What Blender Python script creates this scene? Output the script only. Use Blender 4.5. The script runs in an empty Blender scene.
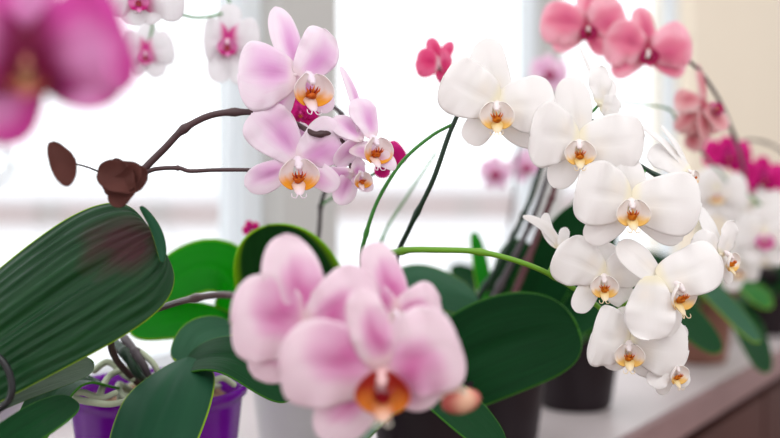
import bpy, math, random
from mathutils import Vector, Matrix, noise

C = bpy.context.scene.collection
SC = bpy.context.scene

# ------------------------------------------------------------------ camera
CAM_Z = 1.22
PITCH = math.radians(3.1)
FPX = 1083.0
cam_d = bpy.data.cameras.new('camera')
cam = bpy.data.objects.new('camera', cam_d)
C.objects.link(cam)
cam.location = (0, 0, CAM_Z)
cam.rotation_euler = (math.pi / 2 - PITCH, 0, 0)
cam_d.sensor_width = 36.0
cam_d.lens = 36.0 * FPX / 780.0
cam_d.clip_start = 0.02
cam_d.clip_end = 300
cam_d.dof.use_dof = True
cam_d.dof.focus_distance = 0.835
cam_d.dof.aperture_fstop = (cam_d.lens / 1000.0) / 0.0190
SC.camera = cam

# ------------------------------------------------------------------ world, exposure
SC.view_settings.view_transform = 'Standard'
SC.view_settings.look = 'None'
SC.view_settings.gamma = 1
SC.view_settings.use_curve_mapping = False
SC.view_settings.exposure = 0.0

ANG = math.radians(33.9)
SD = Vector((math.sin(ANG), math.cos(ANG), 0))       # along the sill, left to right and away
SN = Vector((-math.cos(ANG), math.sin(ANG), 0))      # from the room to the window

world = bpy.data.worlds.new('world')
SC.world = world
world.use_nodes = True
wn = world.node_tree
wn.nodes.clear()
wo = wn.nodes.new('ShaderNodeOutputWorld')
wb = wn.nodes.new('ShaderNodeBackground')
wt = wn.nodes.new('ShaderNodeTexCoord')
dp = wn.nodes.new('ShaderNodeVectorMath'); dp.operation = 'DOT_PRODUCT'
dp.inputs[1].default_value = (SN.x, SN.y, 0.25)
rp = wn.nodes.new('ShaderNodeValToRGB')
rp.color_ramp.elements[0].position = 0.0
rp.color_ramp.elements[0].color = (0.47, 0.47, 0.475, 1)   # dim room
rp.color_ramp.elements[1].position = 1.0
rp.color_ramp.elements[1].color = (0.9, 0.92, 0.95, 1)      # overcast winter sky
e = rp.color_ramp.elements.new(0.38); e.color = (0.50, 0.495, 0.50, 1)
e = rp.color_ramp.elements.new(0.58); e.color = (0.88, 0.89, 0.91, 1)
mp = wn.nodes.new('ShaderNodeMath'); mp.operation = 'MULTIPLY_ADD'
mp.inputs[1].default_value = 0.5; mp.inputs[2].default_value = 0.5
wn.links.new(wt.outputs['Generated'], dp.inputs[0])
wn.links.new(dp.outputs['Value'], mp.inputs[0])
wn.links.new(mp.outputs[0], rp.inputs[0])
wn.links.new(rp.outputs[0], wb.inputs[0])
wb.inputs[1].default_value = 2.0
wn.links.new(wb.outputs[0], wo.inputs[0])

# unseen soft fill light, added high behind the viewer to light the plants
ld = bpy.data.lights.new('fill_light', 'AREA')
ld.shape = 'RECTANGLE'; ld.size = 1.6; ld.size_y = 1.2
ld.energy = 24; ld.color = (1.0, 0.99, 0.98)
lo = bpy.data.objects.new('fill_light', ld)
C.objects.link(lo)
lo.location = (0.9, -0.9, 2.9)
lo.rotation_euler = (Vector((0.1, 0.9, 1.2)) - Vector(lo.location)).to_track_quat('-Z', 'Y').to_euler()

# ------------------------------------------------------------------ helpers
def srgb(r, g, b):
    def f(c):
        c /= 255.0
        return c / 12.92 if c <= 0.04045 else ((c + 0.055) / 1.055) ** 2.4
    return (f(r), f(g), f(b), 1.0)

CF = Vector((0, math.cos(PITCH), -math.sin(PITCH)))
CU = Vector((0, math.sin(PITCH), math.cos(PITCH)))
CR = Vector((1, 0, 0))
CO = Vector((0, 0, CAM_Z))

def at(px, py, d):
    """a point of the place, from where it shows in the photo and its distance"""
    return CO + CF * d + CR * ((px - 390) / FPX * d) + CU * ((219 - py) / FPX * d)

def on_sill(px, f, z=0.9):
    return Vector(((px - 390) / FPX * f, f, z))

ORG = {}
def link(name, verts, faces, mat, parent=None, origin=None, uv=None, col=None, smooth=True):
    me = bpy.data.meshes.new(name)
    org = origin if origin is not None else (ORG[parent.name] if parent is not None else Vector((0, 0, 0)))
    me.from_pydata([Vector(v) - org for v in verts], [], faces)
    if uv:
        l = me.uv_layers.new(name='uv')
        for lp in me.loops:
            l.data[lp.index].uv = uv[lp.vertex_index]
    if col:
        a = me.color_attributes.new('tint', 'FLOAT_COLOR', 'POINT')
        for i, c in enumerate(col):
            a.data[i].color = c
    if smooth:
        me.polygons.foreach_set('use_smooth', [True] * len(me.polygons))
    me.validate()
    o = bpy.data.objects.new(name, me)
    C.objects.link(o)
    me.materials.append(mat)
    if parent is not None:
        o.parent = parent
        o.location = org - ORG[parent.name]
    else:
        o.location = org
    ORG[o.name] = org
    return o

def thing(name, loc, label, cat, group=None):
    o = bpy.data.objects.new(name, None)
    C.objects.link(o)
    o.empty_display_size = 0.05
    o.location = loc
    o['label'] = label; o['category'] = cat
    if group: o['group'] = group
    ORG[o.name] = Vector(loc)
    return o

class MB:
    def __init__(s):
        s.v = []; s.f = []; s.uv = []; s.c = []
    def add(s, vs, fs, uv=None, col=None):
        n = len(s.v)
        s.v += [Vector(v) for v in vs]
        s.f += [tuple(i + n for i in f) for f in fs]
        s.uv += uv if uv else [(0.5, 0.5)] * len(vs)
        if callable(col): col = [col(a, b) for a, b in (uv or [(0.5, 0.5)] * len(vs))]
        s.c += col if col else [(1, 1, 1, 1)] * len(vs)
    def box(s, o, ax, ay, az):
        o = Vector(o); ax = Vector(ax); ay = Vector(ay); az = Vector(az)
        vs = [o + ax * i + ay * j + az * k for k in (0, 1) for j in (0, 1) for i in (0, 1)]
        fs = [(0, 2, 3, 1), (4, 5, 7, 6), (0, 1, 5, 4), (2, 6, 7, 3), (0, 4, 6, 2), (1, 3, 7, 5)]
        s.add(vs, fs)
    def build(s, name, mat, parent=None, origin=None, smooth=True):
        return link(name, s.v, s.f, mat, parent, origin, s.uv, s.c, smooth)

def lerp(a, b, t): return tuple(a[i] + (b[i] - a[i]) * t for i in range(len(a)))
def sm(a, b, x):
    t = max(0.0, min(1.0, (x - a) / (b - a)))
    return t * t * (3 - 2 * t)

def blade(mb, Cc, T, W, N, e=0.85, k=0.15, base=0.12, arch=0.0, cup=0.0, bend=0.0, roll=0.0,
          rip=0.0, groove=0.0, fold=0.0, curl=0.0, nu=26, nv=16, col=None, thick=0.0005, seed=0, mid=None, notch=0.0, ribs=0.0, nr=12):
    """a petal or leaf: a curved, cupped sheet with two faces and a rim; mid = points the midrib passes"""
    Cc = Vector(Cc); T = Vector(T)
    D0 = (T - Cc); L = D0.length; D0.normalize()
    S0 = D0.cross(N).normalized(); N0 = S0.cross(D0).normalized()
    pts = [Cc] + ([Vector(m) for m in mid] if mid else []) + [T]
    rl = math.radians(roll)
    def spine(u):
        if len(pts) == 2:
            return Cc.lerp(T, u)
        n = len(pts) - 1
        x = min(u * n, n - 1e-6); i = int(x); t = x - i
        p0 = pts[i - 1] if i > 0 else pts[0] * 2 - pts[1]
        p1 = pts[i]; p2 = pts[i + 1]
        p3 = pts[i + 2] if i + 2 < len(pts) else pts[-1] * 2 - pts[-2]
        return 0.5 * ((2 * p1) + (p2 - p0) * t + (2 * p0 - 5 * p1 + 4 * p2 - p3) * t * t + (3 * p1 - p0 - 3 * p2 + p3) * t ** 3)
    def prof(t):
        s_ = max(0.0, math.sin(math.pi * t)) ** e * (1 - k * math.cos(math.pi * t))
        return s_
    mx = max(prof(i / 60) for i in range(61))
    grid = []; uvs = []
    rnd = random.Random(seed)
    ph = [rnd.uniform(0, 6.28) for _ in range(4)]
    fq = [rnd.uniform(1.5, 2.6), rnd.uniform(3.0, 4.5)]
    for i in range(nu + 1):
        t = i / nu
        u = (1 - math.cos(math.pi * t)) / 2
        w = W / 2 * (prof(t) / mx + base * (1 - u) ** 3 * (1 if t > 0 else 1))
        w = max(w, W * 0.004)
        c = spine(u)
        d = (spine(min(1, u + 0.01)) - spine(max(0, u - 0.01))).normalized()
        S = d.cross(N).normalized() if abs(d.dot(N.normalized())) < 0.93 else S0
        if S.dot(S0) < 0: S = -S
        Nn = S.cross(d).normalized()
        S, Nn = S * math.cos(rl) + Nn * math.sin(rl), Nn * math.cos(rl) - S * math.sin(rl)
        for j in range(nv + 1):
            v = -1 + 2 * j / nv
            v = math.sin(v * math.pi / 2) * 0.35 + v * 0.65
            z = arch * L * 4 * u * (1 - u) - curl * L * max(0, u - 0.5) ** 2 * 4
            z += cup * w * v * v + fold * w * abs(v) - groove * w * math.exp(-(v / 0.13) ** 2) * math.sin(math.pi * min(1, u * 1.1))
            if rip:
                z += rip * W * (abs(v) ** 2 * 0.8 + 0.15 * u) * (math.sin(ph[0] + fq[0] * 6.28 * u + (1.7 if v > 0 else 0)) + 0.45 * math.sin(ph[1] + fq[1] * 6.28 * u + v * 2)) * sm(0, 0.25, u)
            if ribs: z += ribs * W * math.sin(math.pi * nr * v + 2.2 * noise.noise(Vector((u * 4, v * 2, 7)))) * (0.6 + 0.8 * noise.noise(Vector((u * 7, v * 9, 1)))) * math.sin(math.pi * u) ** 0.5
            lw = w * v * (1 + (0.05 * math.sin(ph[2] + 5 * u) if rip else 0))
            p = c + S * (lw + bend * L * 4 * u * (1 - u)) + Nn * z
            if notch and u > 0.85: p -= d * notch * L * math.exp(-(v / 0.35) ** 2) * sm(0.85, 1, u)
            grid.append(p); uvs.append((u, (v + 1) / 2))
    n1 = nv + 1
    # normals for thickness
    th = []
    for i in range(nu + 1):
        for j in range(n1):
            a = grid[min(nu, i + 1) * n1 + j] - grid[max(0, i - 1) * n1 + j]
            b = grid[i * n1 + min(nv, j + 1)] - grid[i * n1 + max(0, j - 1)]
            nn = b.cross(a)
            if nn.length < 1e-12: nn = N0.copy()
            th.append(nn.normalized())
    vs = list(grid) + [grid[q] - th[q] * thick for q in range(len(grid))]
    M = len(grid)
    fs = []
    for i in range(nu):
        for j in range(nv):
            a = i * n1 + j; b = a + 1; c_ = a + n1 + 1; d_ = a + n1
            fs.append((a, b, c_, d_)); fs.append((a + M, d_ + M, c_ + M, b + M))
    for i in range(nu):
        a = i * n1; b = a + n1; fs.append((a, b, b + M, a + M))
        a = i * n1 + nv; b = a + n1; fs.append((a, a + M, b + M, b))
    for j in range(nv):
        a = j; fs.append((a, a + M, a + 1 + M, a + 1))
        a = nu * n1 + j; fs.append((a, a + 1, a + 1 + M, a + M))
    uv2 = uvs + uvs
    mb.add(vs, fs, uv2, col)

def smooth_path(pts, n=8):
    pts = [Vector(p) for p in pts]
    if len(pts) == 2: return [pts[0].lerp(pts[1], i / n) for i in range(n + 1)]
    out = []
    for i in range(len(pts) - 1):
        p0 = pts[i - 1] if i > 0 else pts[0] * 2 - pts[1]
        p1 = pts[i]; p2 = pts[i + 1]
        p3 = pts[i + 2] if i + 2 < len(pts) else pts[-1] * 2 - pts[-2]
        for q in range(n):
            t = q / n
            out.append(0.5 * ((2 * p1) + (p2 - p0) * t + (2 * p0 - 5 * p1 + 4 * p2 - p3) * t * t + (3 * p1 - p0 - 3 * p2 + p3) * t ** 3))
    out.append(pts[-1])
    return out

def tube(mb, path, r0, r1=None, seg=10, col=None, nodes=None):
    """a round stem with closed ends; nodes = places along it (0..1) where it swells into a joint"""
    r1 = r0 if r1 is None else r1
    n = len(path)
    up = Vector((0.31, 0.17, 0.93)).normalized()
    vs = []; fs = []; uv = []
    for i, p in enumerate(path):
        d = (path[min(n - 1, i + 1)] - path[max(0, i - 1)]).normalized()
        a = d.cross(up)
        if a.length < 0.05: a = d.cross(Vector((1, 0, 0)))
        a.normalize(); b = d.cross(a).normalized()
        t = i / (n - 1)
        r = r0 + (r1 - r0) * t
        if nodes:
            for q in nodes: r *= 1 + 0.45 * math.exp(-((t - q) / 0.012) ** 2)
        if i == 0 or i == n - 1: r *= 0.55
        for s in range(seg):
            an = 2 * math.pi * s / seg
            vs.append(p + a * (r * math.cos(an)) + b * (r * math.sin(an)))
            uv.append((t, s / seg))
    for i in range(n - 1):
        for s in range(seg):
            s2 = (s + 1) % seg
            fs.append((i * seg + s, i * seg + s2, (i + 1) * seg + s2, (i + 1) * seg + s))
    fs.append(tuple(reversed(range(seg)))); fs.append(tuple((n - 1) * seg + s for s in range(seg)))
    mb.add(vs, fs, uv, [col] * len(vs) if col else None)

def blob(mb, c, ax, ay, az, col=None, nu=12, nv=16, bump=0.0, seed=0):
    """an egg-shaped body with half axes ax, ay, az"""
    vs = []; fs = []; uv = []
    for i in range(nu + 1):
        th = math.pi * i / nu
        for j in range(nv):
            ph = 2 * math.pi * j / nv
            k = 1 + (bump * noise.noise(Vector((math.sin(th) * math.cos(ph) * 2 + seed, math.sin(th) * math.sin(ph) * 2, math.cos(th) * 2))) if bump else 0)
            vs.append(Vector(c) + (Vector(ax) * (math.sin(th) * math.cos(ph)) + Vector(ay) * (math.sin(th) * math.sin(ph)) + Vector(az) * math.cos(th)) * k)
            uv.append((i / nu, j / nv))
    for i in range(nu):
        for j in range(nv):
            j2 = (j + 1) % nv
            fs.append((i * nv + j, i * nv + j2, (i + 1) * nv + j2, (i + 1) * nv + j))
    mb.add(vs, fs, uv, col if callable(col) else ([col] * len(vs) if col else None))

def lathe(mb, c, prof, seg=48):
    vs = []; fs = []; uv = []
    n = len(prof)
    for i, (r, z) in enumerate(prof):
        for s in range(seg):
            a = 2 * math.pi * s / seg
            vs.append(Vector(c) + Vector((r * math.cos(a), r * math.sin(a), z)))
            uv.append((i / n, s / seg))
    for i in range(n - 1):
        for s in range(seg):
            s2 = (s + 1) % seg
            fs.append((i * seg + s, i * seg + s2, (i + 1) * seg + s2, (i + 1) * seg + s))
    mb.add(vs, fs, uv)

# ------------------------------------------------------------------ materials
def mat(name):
    m = bpy.data.materials.new(name); m.use_nodes = True
    nt = m.node_tree; nt.nodes.clear()
    return m, nt, nt.nodes.new('ShaderNodeOutputMaterial')

def simple(name, rgb, rough=0.5, spec=0.4, nscale=0, namt=0.1, bump=0.0, transl=0.0, stretch=(1, 1, 1), coat=0.0):
    m, nt, out = mat(name)
    b = nt.nodes.new('ShaderNodeBsdfPrincipled')
    b.inputs['Roughness'].default_value = rough
    b.inputs['Specular IOR Level'].default_value = spec
    b.inputs['Coat Weight'].default_value = coat
    col = srgb(*rgb)
    last = None
    if nscale:
        tc = nt.nodes.new('ShaderNodeTexCoord'); mpn = nt.nodes.new('ShaderNodeMapping')
        mpn.inputs['Scale'].default_value = stretch
        nz = nt.nodes.new('ShaderNodeTexNoise'); nz.inputs['Scale'].default_value = nscale; nz.inputs['Detail'].default_value = 5
        mx = nt.nodes.new('ShaderNodeMix'); mx.data_type = 'RGBA'
        mx.inputs[6].default_value = tuple(c * (1 - namt) for c in col[:3]) + (1,)
        mx.inputs[7].default_value = tuple(min(1, c * (1 + namt)) for c in col[:3]) + (1,)
        nt.links.new(tc.outputs['Object'], mpn.inputs[0]); nt.links.new(mpn.outputs[0], nz.inputs['Vector'])
        nt.links.new(nz.outputs['Fac'], mx.inputs[0]); nt.links.new(mx.outputs[2], b.inputs['Base Color'])
        last = mx.outputs[2]
        if bump:
            bp = nt.nodes.new('ShaderNodeBump'); bp.inputs['Strength'].default_value = bump; bp.inputs['Distance'].default_value = 0.002
            nt.links.new(nz.outputs['Fac'], bp.inputs['Height']); nt.links.new(bp.outputs[0], b.inputs['Normal'])
    else:
        b.inputs['Base Color'].default_value = col
    if transl:
        tr = nt.nodes.new('ShaderNodeBsdfTranslucent')
        if last: nt.links.new(last, tr.inputs[0])
        else: tr.inputs[0].default_value = col
        ms = nt.nodes.new('ShaderNodeMixShader'); ms.inputs[0].default_value = transl
        nt.links.new(b.outputs[0], ms.inputs[1]); nt.links.new(tr.outputs[0], ms.inputs[2]); nt.links.new(ms.outputs[0], out.inputs[0])
    else:
        nt.links.new(b.outputs[0], out.inputs[0])
    return m

def petal_mat(name, transl=0.45, rough=0.45, vein=0.06, veins=(1, 1, 1)):
    """pigment from the tint attribute, fine lengthwise veins, light passing through"""
    m, nt, out = mat(name)
    b = nt.nodes.new('ShaderNodeBsdfPrincipled')
    b.inputs['Roughness'].default_value = rough; b.inputs['Specular IOR Level'].default_value = 0.25
    at_ = nt.nodes.new('ShaderNodeAttribute'); at_.attribute_name = 'tint'
    uvn = nt.nodes.new('ShaderNodeUVMap'); uvn.uv_map = 'uv'
    mpn = nt.nodes.new('ShaderNodeMapping'); mpn.inputs['Scale'].default_value = (2.2, 22, 1)
    nz = nt.nodes.new('ShaderNodeTexNoise'); nz.inputs['Scale'].default_value = 1.0; nz.inputs['Detail'].default_value = 4
    nt.links.new(uvn.outputs[0], mpn.inputs[0]); nt.links.new(mpn.outputs[0], nz.inputs['Vector'])
    mx = nt.nodes.new('ShaderNodeMix'); mx.data_type = 'RGBA'; mx.blend_type = 'MULTIPLY'
    mr = nt.nodes.new('ShaderNodeMapRange'); mr.inputs[1].default_value = 0.5; mr.inputs[2].default_value = 0.75
    mr.inputs[3].default_value = 0; mr.inputs[4].default_value = vein * 3
    nt.links.new(nz.outputs['Fac'], mr.inputs[0]); nt.links.new(mr.outputs[0], mx.inputs[0])
    nt.links.new(at_.outputs['Color'], mx.inputs[6]); mx.inputs[7].default_value = (0.9, 0.62, 0.78, 1) if veins == (1, 1, 1) else (*veins, 1)
    nt.links.new(mx.outputs[2], b.inputs['Base Color'])
    bp = nt.nodes.new('ShaderNodeBump'); bp.inputs['Strength'].default_value = 0.25; bp.inputs['Distance'].default_value = 0.0006
    nt.links.new(nz.outputs['Fac'], bp.inputs['Height']); nt.links.new(bp.outputs[0], b.inputs['Normal'])
    tr = nt.nodes.new('ShaderNodeBsdfTranslucent'); nt.links.new(mx.outputs[2], tr.inputs[0])
    ms = nt.nodes.new('ShaderNodeMixShader'); ms.inputs[0].default_value = transl
    nt.links.new(b.outputs[0], ms.inputs[1]); nt.links.new(tr.outputs[0], ms.inputs[2]); nt.links.new(ms.outputs[0], out.inputs[0])
    return m

def leaf_mat(name, dark, light, glow, transl=0.3, rough=0.42, vs=30, rim=(150, 190, 40), rimw=0.035, painted_shade=False, bumpd=0.0015, spec=0.10):
    m, nt, out = mat(name)
    L = nt.links.new
    b = nt.nodes.new('ShaderNodeBsdfPrincipled')
    b.inputs['Roughness'].default_value = rough; b.inputs['Specular IOR Level'].default_value = spec
    uvn = nt.nodes.new('ShaderNodeUVMap'); uvn.uv_map = 'uv'
    mpn = nt.nodes.new('ShaderNodeMapping'); mpn.inputs['Scale'].default_value = (1.2, vs, 1)
    nz = nt.nodes.new('ShaderNodeTexNoise'); nz.inputs['Scale'].default_value = 1.0; nz.inputs['Detail'].default_value = 3
    L(uvn.outputs[0], mpn.inputs[0]); L(mpn.outputs[0], nz.inputs['Vector'])
    mx = nt.nodes.new('ShaderNodeMix'); mx.data_type = 'RGBA'
    mx.inputs[6].default_value = srgb(*dark); mx.inputs[7].default_value = srgb(*light)
    mr = nt.nodes.new('ShaderNodeMapRange'); mr.inputs[1].default_value = 0.35; mr.inputs[2].default_value = 0.7
    L(nz.outputs['Fac'], mr.inputs[0]); L(mr.outputs[0], mx.inputs[0])
    sep = nt.nodes.new('ShaderNodeSeparateXYZ'); L(uvn.outputs[0], sep.inputs[0])
    # distance from the midrib
    a = nt.nodes.new('ShaderNodeMath'); a.operation = 'SUBTRACT'; a.inputs[1].default_value = 0.5; L(sep.outputs['Y'], a.inputs[0])
    ab = nt.nodes.new('ShaderNodeMath'); ab.operation = 'ABSOLUTE'; L(a.outputs[0], ab.inputs[0])
    rr = nt.nodes.new('ShaderNodeMapRange'); rr.inputs[1].default_value = 0.5 - rimw; rr.inputs[2].default_value = 0.499; L(ab.outputs[0], rr.inputs[0])
    mx2 = nt.nodes.new('ShaderNodeMix'); mx2.data_type = 'RGBA'; mx2.inputs[7].default_value = srgb(*rim)
    L(rr.outputs[0], mx2.inputs[0]); L(mx.outputs[2], mx2.inputs[6])
    last = mx2.outputs[2]
    if painted_shade:  # soft shadow on the leaf near its tip, painted into the colour as maroon
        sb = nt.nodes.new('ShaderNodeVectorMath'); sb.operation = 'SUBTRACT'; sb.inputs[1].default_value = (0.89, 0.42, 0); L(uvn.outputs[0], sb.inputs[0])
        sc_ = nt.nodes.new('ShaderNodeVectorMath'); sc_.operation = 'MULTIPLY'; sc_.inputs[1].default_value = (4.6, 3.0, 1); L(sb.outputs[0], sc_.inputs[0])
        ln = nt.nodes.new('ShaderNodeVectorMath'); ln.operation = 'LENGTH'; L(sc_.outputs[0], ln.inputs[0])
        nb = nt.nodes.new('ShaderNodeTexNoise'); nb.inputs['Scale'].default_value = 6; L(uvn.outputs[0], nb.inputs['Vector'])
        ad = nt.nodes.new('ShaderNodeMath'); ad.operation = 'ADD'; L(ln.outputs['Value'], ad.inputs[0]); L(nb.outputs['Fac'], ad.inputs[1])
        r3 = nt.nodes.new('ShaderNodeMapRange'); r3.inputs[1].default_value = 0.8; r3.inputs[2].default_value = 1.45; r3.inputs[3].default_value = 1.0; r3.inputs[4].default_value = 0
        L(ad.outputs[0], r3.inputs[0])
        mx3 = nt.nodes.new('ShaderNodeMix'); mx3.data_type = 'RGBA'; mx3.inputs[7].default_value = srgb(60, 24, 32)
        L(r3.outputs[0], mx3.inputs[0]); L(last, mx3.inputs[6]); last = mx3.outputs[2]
    L(last, b.inputs['Base Color'])
    bp = nt.nodes.new('ShaderNodeBump'); bp.inputs['Strength'].default_value = 0.6; bp.inputs['Distance'].default_value = bumpd
    L(nz.outputs['Fac'], bp.inputs['Height']); L(bp.outputs[0], b.inputs['Normal'])
    tr = nt.nodes.new('ShaderNodeBsdfTranslucent')
    mg = nt.nodes.new('ShaderNodeMix'); mg.data_type = 'RGBA'; mg.inputs[6].default_value = srgb(*glow); mg.inputs[7].default_value = srgb(190, 230, 60)
    L(rr.outputs[0], mg.inputs[0]); L(mg.outputs[2], tr.inputs[0])
    ms = nt.nodes.new('ShaderNodeMixShader'); ms.inputs[0].default_value = transl
    L(b.outputs[0], ms.inputs[1]); L(tr.outputs[0], ms.inputs[2]); L(ms.outputs[0], out.inputs[0])
    return m

PETAL = petal_mat('petal_tissue', 0.42)
PETAL_WHITE = petal_mat('white_petal_tissue', 0.40, vein=0.02, veins=(0.93, 0.90, 0.88))
LIPM = petal_mat('lip_tissue', 0.25, rough=0.35, vein=0.03)
LEAF_BIG = leaf_mat('ribbed_leaf', (9, 48, 22), (24, 66, 34), (70, 190, 20), 0.13, 0.30, vs=16, rimw=0.010, painted_shade=True, bumpd=0.003, spec=0.24)
LEAF = leaf_mat('dark_leaf', (8, 50, 22), (14, 66, 30), (70, 170, 20), 0.10, 0.5, rimw=0.02, rim=(60, 120, 36))
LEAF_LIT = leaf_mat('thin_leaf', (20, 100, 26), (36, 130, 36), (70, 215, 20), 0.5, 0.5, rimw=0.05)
LEAF_RIM = leaf_mat('thick_green_leaf', (14, 50, 20), (22, 70, 26), (80, 190, 20), 0.14, 0.5, rim=(130, 190, 20), rimw=0.09)
LEAF_GREY = leaf_mat('grey_green_leaf', (44, 86, 62), (60, 102, 76), (90, 170, 70), 0.2, 0.5, rimw=0.02)
LEAF_SMOOTH = leaf_mat('smooth_dark_leaf', (30, 72, 50), (38, 84, 58), (80, 170, 40), 0.12, 0.5, vs=5, rimw=0.02, bumpd=0.0006)
LEAF_PALE = leaf_mat('pale_leaf_underside', (112, 134, 118), (136, 156, 142), (140, 180, 120), 0.2, 0.5, rim=(60, 100, 50), rimw=0.03)
STEM_DARK = simple('dark_flower_stem', (72, 50, 52), 0.4, 0.4, 40, 0.3)
STEM_DGREEN = simple('dark_green_stem', (24, 50, 34), 0.4, 0.4, 40, 0.3)
STEM_GREEN = simple('green_stem', (104, 156, 36), 0.4, 0.4, 40, 0.15, transl=0.1)
STEM_MID = simple('mid_green_stem', (60, 130, 50), 0.4, 0.4, 40, 0.15, transl=0.1)
STEM_GREY = simple('grey_brown_stem', (92, 84, 88), 0.5, 0.3, 40, 0.25)
STEM_RED = simple('reddish_stem', (100, 66, 70), 0.5, 0.3, 40, 0.25)
PURPLE = simple('purple_plastic', (134, 22, 176), 0.2, 0.4, 12, 0.2, transl=0.35, coat=0.2)
DARKPOT = simple('dark_brown_pot', (32, 22, 27), 0.45, 0.25, 20, 0.3)
TERRA = simple('dull_terracotta', (136, 92, 78), 0.6, 0.3, 30, 0.2)
WHITEPOT = simple('white_glazed_pot', (206, 204, 204), 0.3, 0.5, 8, 0.05)
BARK = simple('bark_mix', (150, 118, 96), 0.85, 0.2, 60, 0.6, bump=0.8)
ROOT = simple('orchid_root', (176, 184, 158), 0.7, 0.2, 60, 0.25, bump=0.3)
WITHER = simple('withered_petal', (100, 58, 52), 0.7, 0.2, 40, 0.35, bump=0.4, transl=0.35)
BLACK = simple('black_plastic', (16, 16, 20), 0.3, 0.5, 30, 0.2)
SILLW = simple('painted_sill', (202, 190, 190), 0.4, 0.4, 4, 0.06)
SILLE = simple('worn_sill_edge', (142, 112, 112), 0.55, 0.3, 14, 0.18, stretch=(1, 1, 6))
WOOD = simple('dark_brown_wood', (74, 40, 36), 0.55, 0.2, 6, 0.35, stretch=(1, 1, 0.15), bump=0.1)
FRAMEG = simple('grey_white_window_paint', (190, 188, 184), 0.4, 0.4, 3, 0.04)
FRAMEW = simple('white_window_plastic', (232, 238, 242), 0.35, 0.4, 3, 0.03)
WALLB = simple('beige_wall_paint', (250, 238, 218), 0.8, 0.2, 3, 0.03, bump=0.05)
FLOORM = simple('brown_floor', (120, 92, 78), 0.5, 0.4, 3, 0.25, stretch=(1, 0.1, 1))
SNOW = simple('snow', (245, 245, 248), 0.8, 0.2, 1.2, 0.04)
HOUSE = simple('pale_pink_plaster', (208, 192, 190), 0.8, 0.2, 0.4, 0.05)
BUDM = petal_mat('bud_skin', 0.2)

def glass_mat():
    m, nt, out = mat('window_glass')
    t = nt.nodes.new('ShaderNodeBsdfTransparent'); t.inputs[0].default_value = (0.97, 0.98, 0.98, 1)
    g = nt.nodes.new('ShaderNodeBsdfGlossy'); g.inputs['Roughness'].default_value = 0.02
    ms = nt.nodes.new('ShaderNodeMixShader'); ms.inputs[0].default_value = 0.06
    nt.links.new(t.outputs[0], ms.inputs[1]); nt.links.new(g.outputs[0], ms.inputs[2]); nt.links.new(ms.outputs[0], out.inputs[0])
    return m
GLASS = glass_mat()

# ------------------------------------------------------------------ the setting
def structure(o):
    o['kind'] = 'structure'; return o
WD = 1.02          # distance of the window plane
def W(t, q, z):    # t along the window wall, q towards outdoors from its inner face
    return SD * t + SN * (WD + q) + Vector((0, 0, z))
def wbox(mb, t0, t1, q0, q1, z0, z1):
    mb.box(W(t0, q0, z0), SD * (t1 - t0), SN * (q1 - q0), (0, 0, z1 - z0))

b = MB(); b.box((-4, -3.5, -0.05), (10, 0, 0), (0, 9, 0), (0, 0, 0.05)); structure(b.build('floor', FLOORM, smooth=False))
b = MB(); wbox(b, -1.5, 3.06, 0.0, 0.12, 0.0, 0.87); structure(b.build('wall_under_window', WALLB, smooth=False))
b = MB(); wbox(b, -1.5, 3.06, 0.0, 0.12, 2.25, 2.8); structure(b.build('wall_over_window', WALLB, smooth=False))
b = MB(); wbox(b, 3.06, 6.2, 0.0, 0.12, 0.0, 2.8); structure(b.build('wall_right', WALLB, smooth=False))
b = MB(); wbox(b, -1.5, -0.3, 0.0, 0.12, 0.87, 2.25); structure(b.build('wall_left', WALLB, smooth=False))
b = MB(); wbox(b, 1.235, 1.37, 0.0, 0.10, 0.9, 2.25); structure(b.build('wall_pier', FRAMEG, smooth=False))

# window sill: slab with a worn front edge band
S0_, S1_ = 0.457, WD + 0.12
b = MB()
b.box(SD * -1.3 + SN * (S0_ + 0.012) + Vector((0, 0, 0.868)), SD * 4.36, SN * (WD - S0_ - 0.012), (0, 0, 0.032))
wbox(b, -0.29, 3.06, 0.0, 0.10, 0.868, 0.90)
sill = structure(b.build('window_sill', SILLW, smooth=False))
b = MB(); b.box(SD * -1.3 + SN * S0_ + Vector((0, 0, 0.862)), SD * 4.36, SN * 0.012, (0, 0, 0.0385))
b.build('sill_edge', SILLE, sill, smooth=False)

def window(name, t0, t1, fl, fr, matf):
    fb = MB()
    wbox(fb, t0, t0 + fl, 0.04, 0.08, 0.90, 2.25); wbox(fb, t1 - fr, t1, 0.04, 0.08, 0.90, 2.25)
    wbox(fb, t0 + fl, t1 - fr, 0.04, 0.08, 0.90, 0.96); wbox(fb, t0 + fl, t1 - fr, 0.04, 0.08, 2.19, 2.25)
    # glazing bead
    wbox(fb, t0 + fl, t0 + fl + 0.012, 0.05, 0.074, 0.96, 2.19); wbox(fb, t1 - fr - 0.012, t1 - fr, 0.05, 0.074, 0.96, 2.19)
    o = structure(fb.build(name, matf, smooth=False))
    gb = MB(); wbox(gb, t0 + fl, t1 - fr, 0.058, 0.064, 0.96, 2.19)
    gb.build('pane', GLASS, o, smooth=False)
    return o
window('window_1', -0.3, 1.235, 0.06, 0.045, FRAMEW)
window('window_2', 1.37, 2.18, 0.012, 0.04, FRAMEW)
window('window_3', 2.18, 3.06, 0.04, 0.03, FRAMEW)
b = MB(); wbox(b, 2.16, 2.20, 0.0, 0.04, 0.9, 2.25); structure(b.build('trim_1', FRAMEG, smooth=False))

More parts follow.
